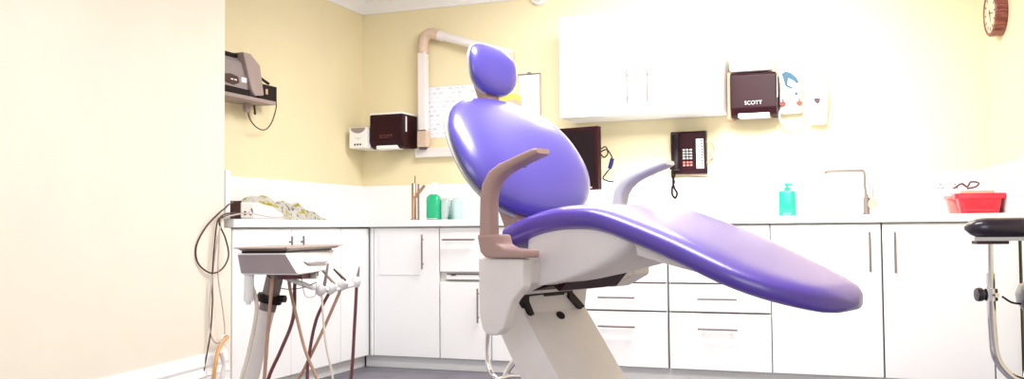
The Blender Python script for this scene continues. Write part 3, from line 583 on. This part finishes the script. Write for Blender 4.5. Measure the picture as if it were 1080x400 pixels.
# ------------------------------------------------------------------ towel dispensers
def towel(label, x0, x1, yf, z0, z1, topcap, text, tm):
    t = thing('towel_dispenser', label, 'dispenser')
    cx = (x0 + x1) / 2
    b = BM(); prism(b, [(WY - .001, z0 + .01), (WY - .001, z1), (yf + .01, z1), (yf, z1 - .012), (yf, z0 + .05), (yf + .02, z0 + .012), (yf + .05, z0)], 'x', x0, x1, .006); build('cover', b, m_maroon, t)
    b = BM(); box(b, x0 + .04, x1 - .04, yf + .012, yf + .10, z0 - .004, z0 + .022, .008, 3); build('paper_slot', b, m_wplas, t)
    if topcap: b = BM(); box(b, x0 - .002, x1 + .002, yf + .004, WY - .001, z1 - .002, z1 + .010, .004); build('top_edge', b, m_wplas, t)
    b = BM(); box(b, x1 - .001, x1 + .003, yf + .05, yf + .065, z0 + .11, z1 - .015, .001); build('level_window', b, m_wplas, t)
    if text: text_mesh('lettering', text, .031, Matrix.Translation((cx - .0, yf - .0004, z0 + .078)) @ Matrix.Rotation(PI / 2, 4, 'X'), tm, t)
    return t
towel('dark maroon paper towel dispenser in the left corner beside the vertical white tube', -3.085, -2.846, 5.53, 1.378, 1.605, True, 'SCOTT', m_hose)
towel('dark maroon paper towel dispenser under a white box right of the wall cupboard', -0.735, -0.478, 5.54, 1.474, 1.725, False, 'SCOTT', m_greyp)
b = BM(); box(b, -0.760, -0.7375, 5.60, WY - .001, 1.47, 1.745, .004); o = build('side_panel', b, m_tan, None); tag(o, 'thin tan side strip between wall cupboard and right towel dispenser', 'panel')
b = BM(); box(b, -0.742, -0.500, 5.56, WY - .001, 1.738, 1.850, .025, 4); o = build('glove_box', b, m_wplas, None, 40); tag(o, 'white rounded box sitting on top of the right towel dispenser', 'box')
# small carton in left corner
t = thing('wall_carton', 'small white carton with dark arch mark left of the corner towel dispenser', 'box')
b = BM(); box(b, -3.222, -3.092, 5.50, WY - .001, 1.385, 1.522, .003); build('case', b, m_wplas, t)
b = BM(); quadcard(b, [(-3.157 + .055 * math.cos(PI * k / 10 + PI), 5.4985, 1.519 + .036 * math.sin(PI * k / 10 + PI)) for k in range(11)], .002, (0, 1, 0)); build('arch_mark', b, m_printer, t)
b = BM()
for k in range(3): box(b, -3.185 + k * .02, -3.172 + k * .02, 5.4985, 5.501, 1.402, 1.414)
build('mark', b, m_dark, t)
text_mesh('lettering', 'I B I', .022, Matrix.Translation((-3.155, 5.4995, 1.447)) @ Matrix.Rotation(PI / 2, 4, 'X'), m_cableg, t)
# soap dispenser with blue swirl
t = thing('soap_dispenser', 'white wall soap dispenser with blue swirl and two red drops', 'dispenser')
b = BM(); loops = []
for z, hx, hy in ((1.500, .052, .035), (1.508, .062, .045), (1.60, .063, .05), (1.70, .058, .048), (1.745, .045, .04), (1.758, .025, .028)):
    loops.append(superloop(-.410, WY - .002 - hy, hx, hy, z, 28, 4))
loft(b, loops); sb = build('case', b, m_wplas, t, 40)
def swirl(pts, w):
    b = BM(); tube(b, [(x, 5.6525, z) for x, z in pts], lambda q: w * math.sin(PI * (q * .9 + .05)), 8); return b
def flat_shape(pts, y=5.653, th=.004):
    b = BM(); quadcard(b, [(x, y, z) for x, z in pts], th, (0, 1, 0)); return b
build('swirl', flat_shape([(-.455, 1.725), (-.435, 1.738), (-.405, 1.730), (-.375, 1.700), (-.362, 1.672), (-.372, 1.665), (-.395, 1.685), (-.42, 1.70), (-.425, 1.66), (-.40, 1.645), (-.385, 1.632), (-.41, 1.638), (-.437, 1.655), (-.445, 1.69)]), m_blue, sb)
build('drop', flat_shape([(-.377 + .009 * math.cos(a * .6), 1.606 + .011 * math.sin(a * .6)) for a in range(10)]), m_blue, sb)
for cx in (-.452, -.362):
    build('red_mark', flat_shape([(cx + dx, 1.545 + dz) for dx, dz in ((-.016, .006), (-.012, .018), (-.003, .016), (-.003, .034), (.004, .034), (.006, .018), (.015, .014), (.017, .002), (.008, -.008), (-.008, -.008))]), m_redink, sb)
b = BM(); tube(b, G['soap_loop'], .006, 10); build('lever_loop', b, m_wplas, t, 60)
# white dispenser
t = thing('gel_dispenser', 'plain white wall dispenser with small grey window, rightmost on the back wall', 'dispenser')
b = BM(); loops = []
for z, hx, hy in ((1.428, .030, .030), (1.434, .048, .045), (1.50, .055, .055), (1.58, .060, .058), (1.64, .055, .052), (1.685, .042, .040), (1.695, .028, .028)):
    loops.append(superloop(-.262, WY - .002 - hy, hx, hy, z, 28, 4))
loft(b, loops); gd = build('case', b, m_wplas, t, 40)
build('window', flat_shape([(-.278, 1.572), (-.246, 1.572), (-.247, 1.555), (-.256, 1.543), (-.266, 1.543), (-.277, 1.553)], 5.632, .012), m_dark, gd)

# ------------------------------------------------------------------ phone
t = thing('wall_phone', 'black wall telephone with keypad below the wall cupboard', 'phone')
b = BM(); prism(b, [(WY - .001, 1.165), (WY - .001, 1.425), (WY - .055, 1.420), (WY - .065, 1.405), (WY - .05, 1.18), (WY - .04, 1.165)], 'x', -1.115, -0.905, .005); build('body', b, m_maroon, t)
b = BM(); loft(b, [superloop(-1.080, WY - .075 - d, .022, .018 + d * .4, z, 20, 3) for z, d in ((1.185, .0), (1.19, .012), (1.23, .012), (1.25, .004), (1.34, .004), (1.36, .012), (1.40, .012), (1.408, .0))]); build('handset', b, m_black, t, 50)
ky = lambda z: WY - .05 - .015 * (z - 1.18) / .225 - .001
b = BM()
for r in range(4):
    for cc in range(3):
        x = -1.036 + cc * .021; z = 1.308 - r * .017; box(b, x - .007, x + .007, ky(z) - .004, ky(z) + .006, z - .005, z + .005, .001, 1)
build('keypad', b, m_greyp, t)
b = BM()
for r in range(2):
    for cc in range(3):
        x = -1.036 + cc * .021; z = 1.233 - r * .017; box(b, x - .007, x + .007, ky(z) - .004, ky(z) + .006, z - .005, z + .005, .001, 1)
build('function_keys', b, m_redl, t)
b = BM(); quadcard(b, [(-.962, ky(1.20) - .001, 1.195), (-.918, ky(1.2) - .001, 1.195), (-.918, ky(1.37) - .001, 1.372), (-.962, ky(1.37) - .001, 1.372)], .003, (0, 1, 0)); st = build('index_card', b, m_paper, t)
b = BM()
for k in range(10): z = 1.204 + k * .0175; box(b, -.932, -.921, ky(z) - .004, ky(z) + .002, z - .003, z + .004)
build('speed_key', b, m_black, st)
b = BM(); tube(b, G['handset_cord'], .0065, 8); build('handset_cord', b, m_black, t, 60)
b = BM(); box(b, -1.115, -1.100, WY - .10, WY - .05, 1.19, 1.225, .003); build('cradle', b, m_black, t)
b = BM(); tube(b, G['phone_cord_r'], .003, 8); tube(b, G['phone_cord_b'], .003, 8); box(b, -.885, -.865, WY - .03, WY - .005, 1.255, 1.30, .003); build('line_cord', b, m_cableg, t, 60)
b = BM(); box(b, -.90, -.825, WY - .03, WY - .001, 1.146, 1.215, .004); box(b, -.872, -.85, WY - .033, WY - .028, 1.165, 1.19, .002); o = build('phone_socket', b, m_wplas, None); tag(o, 'small white wall socket at the lower right of the black phone', 'socket')

# ------------------------------------------------------------------ monitor
t = thing('monitor', 'black flat monitor on the worktop behind the backrest, seen below the wall cupboard', 'monitor', (-1.70, 5.46, 0.90), math.radians(-14))
b = BM(); box(b, -.225, .225, -.02, .025, .17, .545, .005); build('screen_case', b, m_maroon, t)
b = BM(); box(b, -.205, .205, -.0225, -.019, .20, .525); build('screen', b, m_black, t)
b = BM()
for k in range(4): box(b, .12 + k * .018, .130 + k * .018, -.0235, -.0195, .178, .186)
build('button', b, m_greyp, t)
b = BM(); box(b, -.03, .03, .0, .03, .01, .20, .006); build('stand_neck', b, m_black, t)
b = BM(); lathe(b, [(0, .0005), (.11, .0005), (.115, .006), (.105, .016), (0, .02)], (0, .01, 0), 28, 1, .8); build('stand_foot', b, m_black, t, 40)
b = BM(); tube(b, G['mon_cable'], .004, 8); tube(b, G['mon_cable2'], .004, 8); mc = build('monitor_cable', b, m_black, None, 60); tag(mc, 'black looped cable with blue connector right of the monitor', 'cable')
b = BM(); tube(b, [(-1.442, 5.556, 1.262), (-1.46, 5.556, 1.20)], .013, 12, False); build('connector', b, mat('blue_connector', (.01, .01, .12), .4, noise_amt=.05), mc, 50)

# ------------------------------------------------------------------ taps, bottles
t = thing('pillar_tap', 'copper toned pillar tap with short angled spout at the left sink', 'tap', (-2.747, 5.50, .90))
b = BM(); lathe(b, [(0, .001), (.024, .001), (.024, .008), (.0155, .012), (.0155, .236), (.012, .242), (0, .244)], (0, 0, 0), 20); build('body', b, m_brass, t, 40)
b = BM(); tube(b, [(0.0, -.003, .140), (.085, -.02, .222)], .0105, 14, False); build('spout', b, m_brass, t, 50)
b = BM(); tube(b, [(.008, .0, .24), (.010, .0, .288)], .003, 8, False); build('lever', b, m_cabled, t, 50)
b = BM(); lathe(b, [(0, .001), (.008, .001), (.006, .008), (.006, .235), (0, .236)], (.033, 0, 0), 12); build('side_pipe', b, m_handle, t, 40)
t = thing('swan_neck_tap', 'tall square swan neck mixer tap at the right sink', 'tap', (-0.012, 5.50, .90))
b = BM(); lathe(b, [(0, .001), (.022, .001), (.022, .010), (.017, .014), (.017, .095), (.010, .10), (.010, .115), (0, .115)], (0, 0, 0), 20); build('body', b, m_steel, t, 40)
b = BM(); tube(b, [(-.002, 0, .10), (-.006, 0, .16), (-.008, 0, .236), (-.012, 0, .243), (-.10, -.01, .244), (-.205, -.02, .245)], .0072, 12, False); tube(b, [(-.205, -.02, .246), (-.205, -.02, .228)], .008, 12, False); build('spout', b, m_steel, t, 50)
b = BM(); lathe(b, [(0, 0), (.026, 0), (.027, .004), (.027, .012), (.025, .016), (0, .016)], (.032, -.02, .062), 24, 1, 1.15, rot_to((.3, -1, 0))); build('control_knob', b, m_traym, t, 40)
b = BM(); tube(b, [(.020, 0, .08), (.020, 0, .175)], .0025, 8, False); tube(b, [(.033, 0, .08), (.033, 0, .18)], .0025, 8, False); build('lever', b, m_steel, t, 50)
def bottle(name, label, x, y, hw, hd, hbody, mbody, mpump, pump=True, h=.25, sq=False):
    t = thing(name, label, 'bottle', (x, y, .9005))
    b = BM(); loops = [superloop(0, 0, hw * k, hd * k, z, 28, 3.2) for k, z in (((.95, 0), (1, .004), (1, hbody * .90), (.94, hbody * .95), (.7, hbody * .985), (.35, hbody)) if sq else ((.9, 0), (1, .006), (1, hbody * .75), (.93, hbody * .88), (.6, hbody * .97), (.3, hbody)))]
    loft(b, loops); build('body', b, mbody, t, 40)
    b = BM(); lathe(b, [(0, 0), (hw * .34, 0), (hw * .34, .018), (hw * .16, .02), (hw * .14, h - hbody - .014), (0, h - hbody - .012)], (0, 0, hbody - .002), 16)
    if pump: box(b, -hw * .30, hw * .62, -.008, .008, h - .016, h, .003)
    build('pump', b, mpump, t, 40); return t
bt = bottle('soap_bottle', 'green pump soap bottle with white pump beside the copper tap', -2.568, 5.42, .046, .03, .165, m_green, m_wplas, True, .238)
b = BM(); box(b, -.035, .035, -.0315, -.029, .008, .011); b2 = build('label_line', b, m_wplas, bt)
bt = bottle('soap_bottle', 'green soap bottle with teal pump standing alone left of the swan neck tap', -0.420, 5.42, .046, .03, .142, m_green2, m_green2, True, .182, True)
b = BM(); box(b, -.02, .02, -.0315, -.029, .010, .014); build('label_line', b, m_wplas, bt)
bt = bottle('gel_bottle', 'clear pump bottle with faint grey label right of the green bottle near swan neck tap', -0.245, 5.44, .034, .025, .10, m_glass, m_wplas, True, .16)
b = BM(); box(b, -.026, .026, -.0262, -.0245, .004, .010); lathe(b, [(0, 0), (.012, 0), (.012, .002), (0, .002)], (-.006, -.024, .078), 16, 1.2, .6, rot_to((0, -1, 0))); build('label_mark', b, m_ink, bt)
for x, lab in ((-2.488, 'clear plastic dispenser pot next to the green pump soap bottle'), (-2.415, 'clear tinted pot with dark dropper, nearer the chair back')):
    t = thing('clear_pot', lab, 'pot', (x, 5.44, .9005))
    b = BM(); lathe(b, [(.0, 0), (.034, 0), (.036, .004), (.036, .118), (.032, .128), (0, .130)], (0, 0, 0), 24); build('body', b, m_glass if x < -2.45 else mat('frosted_teal', (.55, .74, .73), .3, trans=.3, noise_amt=.02), t, 40)
    b = BM(); box(b, -.034, .02, -.005, .005, .128, .140, .003); build('lid', b, m_greyp, t)
b = BM(); lathe(b, [(0, 0), (.009, 0), (.011, .012), (.007, .03), (.003, .04), (.003, .085), (0, .086)], (-2.450, 5.40, .9008), 14); o = build('dropper_bottle', b, mat('dark_teal', (.02, .12, .11), .3, noise_amt=.05), None, 40); tag(o, 'tiny dark teal dropper standing between the two clear pots', 'bottle')

# ------------------------------------------------------------------ red tub & socket
t = thing('red_tub', 'red plastic tub with folded rim in the right corner of the worktop', 'tub', (0.53, 5.44, .9005), math.radians(0))
def rl(hx, hy, z, e=9): return superloop(0, 0, hx, hy, z, 40, e)
b = BM(); loft(b, [rl(.085, .075, 0), rl(.090, .08, .004), rl(.105, .095, .075), rl(.118, .105, .076), rl(.121, .108, .080), rl(.121, .108, .100), rl(.117, .104, .104), rl(.108, .095, .104), rl(.102, .09, .09), rl(.088, .078, .008)]); build('tub', b, m_red, t, 35)
b = BM(); box(b, -.075, .06, -.0925, -.086, .012, .026, .002); box(b, -.075, .06, -.097, -.091, .045, .052, .002); build('rib', b, m_red, t)
b = BM(); box(b, -.08, .07, -.06, .06, .085, .120, .004); o = build('card_pack', b, m_tan, None); o.location = (.53, 5.44, .9005); tag(o, 'tan cardboard pack standing in the red tub', 'pack')
t = thing('small_red_tub', 'smaller faded red tub tucked behind the left side of the red tub', 'tub', (0.455, 5.62, .9005))
b = BM(); loft(b, [rl(.05, .05, 0), rl(.065, .065, .080), rl(.078, .075, .082), rl(.078, .075, .095), rl(.07, .068, .097), rl(.06, .06, .085), rl(.045, .045, .006)]); build('tub', b, m_redl, t, 35)
b = BM(); tube(b, G['red_cables'], .005, 8); o = build('red_lead', b, m_hose, None, 60); tag(o, 'dark red coiled lead spilling out over the red tub', 'cable')
t = thing('double_socket', 'white double wall socket behind the red tub', 'socket')
b = BM(); box(b, .335, .480, WY - .028, WY - .0145, 1.015, 1.10, .003); build('plate', b, m_wplas, t)
b = BM()
for x in (.372, .445):
    for dx, dz in ((0, .016), (-.010, -.004), (.010, -.004)): box(b, x + dx - .003, x + dx + .003, WY - .030, WY - .027, 1.052 + dz - .004, 1.052 + dz + .004)
build('pin_hole', b, m_cabled, t)

# ------------------------------------------------------------------ wall tube arm, poster, panel
t = thing('jointed_boom', 'white jointed wall arm with beige elbow rising beside the corner and running behind the headrest', 'wall arm')
YT = WY - .06
b = BM(); box(b, -2.80, -2.742, YT - .03, YT + .028, 1.50, 2.03, .008, 2); build('upright_tube', b, m_tube, t)
b = BM(); tube(b, [(-2.771, YT, 2.02), (-2.771, YT, 2.08), (-2.760, YT, 2.125), (-2.725, YT, 2.150), (-2.680, YT, 2.143), (-2.655, YT, 2.135)], .037, 18); build('elbow', b, m_trunk, t, 50)
b = BM(); tube(b, [(-2.668, YT, 2.139), (-2.62, YT, 2.122)], .034, 16, False); build('collar', b, m_ivory, t, 50)
b = BM(); tube(b, [(-2.63, YT, 2.126), (-2.12, YT - .06, 1.960)], .028, 16, False); build('sloping_tube', b, m_tube, t, 50)
b = BM(); box(b, -2.803, -2.737, YT - .033, YT + .031, 1.39, 1.50, .004); build('foot_sleeve', b, m_trunk, t)
b = BM(); box(b, -2.80, -2.74, YT - .035, YT - .030, 1.497, 1.503); build('seam', b, m_dark, t)
b = BM(); box(b, -2.79, -2.75, YT - .03, YT + .02, 1.375, 1.39); build('cable_exit', b, m_dark, t)
b = BM(); tube(b, [(-2.125, YT - .06, 1.962), (-2.125, YT - .06, 1.92), (-2.125, YT - .09, 1.88)], .03, 14); build('head_joint', b, m_trunk, t, 50)
b = BM(); box(b, -2.84, -2.08, WY - .05, WY - .0015, 1.325, 1.385, .003); box(b, -2.84, -2.08, WY - .052, WY - .049, 1.360, 1.363); o = build('cable_trunking', b, m_ivory, None); tag(o, 'horizontal ivory cable trunking low on the back wall below the chart', 'trunking')
t = thing('wall_chart', 'white printed two page chart on the wall behind the chair back', 'chart')
b = BM(); box(b, -2.765, -2.27, WY - .004, WY - .0005, 1.455, 1.80); build('sheet', b, m_chart, t)
b = BM(); box(b, -2.537, -2.534, WY - .0048, WY - .0035, 1.455, 1.80); box(b, -2.7665, -2.765, WY - .005, WY - .0005, 1.455, 1.80); box(b, -2.765, -2.27, WY - .005, WY - .0005, 1.80, 1.8015); build('fold_line', b, m_ink, t)
t = thing('wall_board', 'narrow white board hung on the wall between headrest and wall cupboard', 'board')
b = BM(); box(b, -2.105, -1.965, WY - .02, WY - .001, 1.50, 1.835, .003); build('panel', b, m_paper, t)
b = BM(); box(b, -2.11, -1.96, WY - .024, WY - .001, 1.836, 1.843, .001); box(b, -2.045, -2.025, WY - .026, WY - .001, 1.838, 1.852, .002); build('clip', b, m_handle, t)
b = BM(); box(b, -1.965, -1.960, WY - .02, WY - .001, 1.50, 1.838); build('edge_strip', b, m_tan, t)
t = thing('glove_carton', 'bright yellow carton seen between headrest and backrest', 'carton')
b = BM(); box(b, -2.27, -2.09, 5.60, WY - .001, 1.585, 1.70, .003); build('case', b, m_yellow, t)
b = BM(); box(b, -2.135, -2.085, 5.59, WY - .002, 1.62, 1.665, .002); build('end_flap', b, m_tan, t)
b = BM(); box(b, -2.12, -2.02, 5.585, WY - .001, 1.52, 1.60, .003); o = build('white_carton', b, m_wplas, None); tag(o, 'small white carton peeking out right below the yellow carton', 'carton')
t = thing('smoke_detector', 'round white detector high on the back wall at the top edge', 'detector')
b = BM(); lathe(b, [(0, 0), (.062, 0), (.062, .022), (.052, .034), (0, .036)], (-1.965, WY - .001, 2.345), 28, 1, 1, rot_to((0, -1, 0))); build('case', b, m_wplas, t, 40)
b = BM(); lathe(b, [(.030, .030), (.044, .030), (.044, .0375), (.030, .0375), (.030, .030)], (-1.965, WY - .001, 2.345), 28, 1, 1, rot_to((0, -1, 0))); build('vent_ring', b, m_greyp, t, 40)

# ------------------------------------------------------------------ clock on right wall
cpos = R0 + rdir * 0.372 + Vector((0, 0, 1.928))
t = thing('wall_clock', 'round dark red wooden wall clock on the right wall', 'clock', cpos, 0)
AX = rot_to(rn)
b = BM(); lathe(b, [(0, .001), (.115, .001), (.120, .008), (.120, .054), (.114, .060), (.104, .060), (.101, .054), (0, .054)], (0, 0, 0), 48, 1, 1, AX); build('case', b, m_wood, t, 35)
b = BM(); lathe(b, [(0, .0545), (.101, .0545), (.101, .0555), (0, .0555)], (0, 0, 0), 48, 1, 1, AX); fc = build('dial', b, mat('dial_cream', (.74, .62, .46), .5, noise_amt=.05), t, 35)
tang = rdir; up = Vector((0, 0, 1))
b = BM()
for k in range(12):
    a = 2 * PI * k / 12; p = rn * .0557 + tang * (math.sin(a) * .082) + up * (math.cos(a) * .082)
    u = tang * math.cos(a) - up * math.sin(a); v = tang * math.sin(a) + up * math.cos(a)
    quadcard(b, [p - u * .004 - v * .010, p + u * .004 - v * .010, p + u * .004 + v * .010, p - u * .004 + v * .010], .001, rn)
build('hour_mark', b, m_cabled, fc)
def hand(a, l, w_, nm):
    b = BM(); u = tang * math.cos(a) - up * math.sin(a); v = tang * math.sin(a) + up * math.cos(a); p = rn * .0575
    quadcard(b, [p - u * w_ - v * .015, p + u * w_ - v * .015, p + u * w_ * .4 + v * l, p - u * w_ * .4 + v * l], .001, rn); build(nm, b, m_black, t)
hand(math.radians(170), .048, .004, 'hour_hand'); hand(math.radians(100), .072, .003, 'minute_hand')

# ------------------------------------------------------------------ assistant stool at the right
sx, sy = 0.335, 3.13
t = thing('assistant_stool', 'chrome and black assistant stool with padded body rest at the right edge', 'stool', (0.62, 3.20, 0), math.radians(14))
mi = Matrix.Rotation(-math.radians(14), 4, 'Z') @ Matrix.Translation((-0.62, -3.20, 0))
q = lambda x, y, z: mi @ Vector((x, y, z))
# body rest: a gently curved bar pad
b = BM(); loops = []
K = 26
for i in range(K + 1):
    s = i / K; x = 0.262 + s * 0.40; y = 3.095 + 0.02 * s + .10 * s * s
    e = max(0.03, 1 - (1 - min(1, (x - .262) / .06)) ** 2) ** .5 * max(.03, 1 - (1 - min(1, (.662 - x) / .06)) ** 2) ** .5
    L = []
    for j in range(24):
        a = 2 * PI * j / 24; ca, sa = math.cos(a), math.sin(a)
        L.append(q(x, y + .055 * e * math.copysign(abs(ca) ** .7, ca), .8335 + (.030 * e) * math.copysign(abs(sa) ** .7, sa)))
    loops.append(L)
loft(b, loops); build('body_rest', b, m_blackv, t, 60)
b = BM(); loops = []
for x in (.285, .30, .40, .52, .62, .64): s = (x - .262) / .4; y = 3.095 + .02 * s + .1 * s * s; loops.append([q(x, y - .045, .807), q(x, y + .045, .807), q(x, y + .035, .796), q(x, y - .035, .796)])
loft(b, loops); build('rest_plate', b, m_wplas, t)
b = BM(); tube(b, [q(.333, 3.123, .798), q(.331, 3.125, .64)], .0085, 14, False); build('inner_post', b, m_chrome, t, 50)
b = BM(); tube(b, [q(.331, 3.126, .70), q(.331, 3.128, .62), q(.334, 3.134, .527), q(.340, 3.14, .46), q(.360, 3.15, .418), q(.40, 3.165, .385), q(.48, 3.19, .372), q(.62, 3.2, .37)], .0125, 16); build('bent_tube', b, m_chrome, t, 60)
b = BM(); lathe(b, [(.012, -.018), (.019, -.018), (.019, .018), (.012, .018)], q(.331, 3.127, .637), 18); tube(b, [q(.331, 3.127, .637), q(.345, 3.095, .637)], .007, 10, False); build('clamp_collar', b, m_chrome, t, 40)
b = BM(); tube(b, [q(.318, 3.124, .637), q(.306, 3.12, .637)], .006, 10, False); lathe(b, [(0, 0), (.016, .0), (.020, .004), (.021, .012), (.019, .020), (0, .021)], q(.310, 3.12, .637), 10, 1, 1, rot_to(q(.28, 3.11, .637) - q(.31, 3.12, .637))); build('clamp_knob', b, m_blackv, t, 40)
b = BM(); box(b, -.345, -.255, -.035, .01, .786, .796, .002); build('rest_bracket', b, m_cabled, t)
b = BM(); tube(b, [q(.36, 3.12, .632), q(.385, 3.13, .615), q(.41, 3.14, .61)], .003, 8); build('release_cable', b, m_black, t, 60)
b = BM(); lathe(b, [(0, .575), (.17, .575), (.195, .585), (.212, .61), (.215, .635), (.205, .662), (.17, .676), (.08, .672), (0, .670)], (0, 0, 0), 40); build('seat', b, m_blackv, t, 50)
b = BM(); lathe(b, [(0, .12), (.028, .12), (.028, .40), (.016, .405), (.016, .575), (0, .575)], (0, 0, 0), 20); build('gas_column', b, m_chrome, t, 40)
for k in range(5):
    a = 2 * PI * k / 5; b = BM(); tube(b, [(0, 0, .13), (.13 * math.cos(a), .13 * math.sin(a), .115), (.27 * math.cos(a), .27 * math.sin(a), .072)], .014, 12); lg = build('leg', b, m_chrome, t, 50)
    b = BM(); lathe(b, [(0, -.012), (.024, -.012), (.029, -.006), (.029, .006), (.024, .012), (0, .012)], (.27 * math.cos(a), .27 * math.sin(a), .029), 16, 1, 1, rot_to((math.sin(a), -math.cos(a), 0))); build('caster', b, m_black, lg, 40)
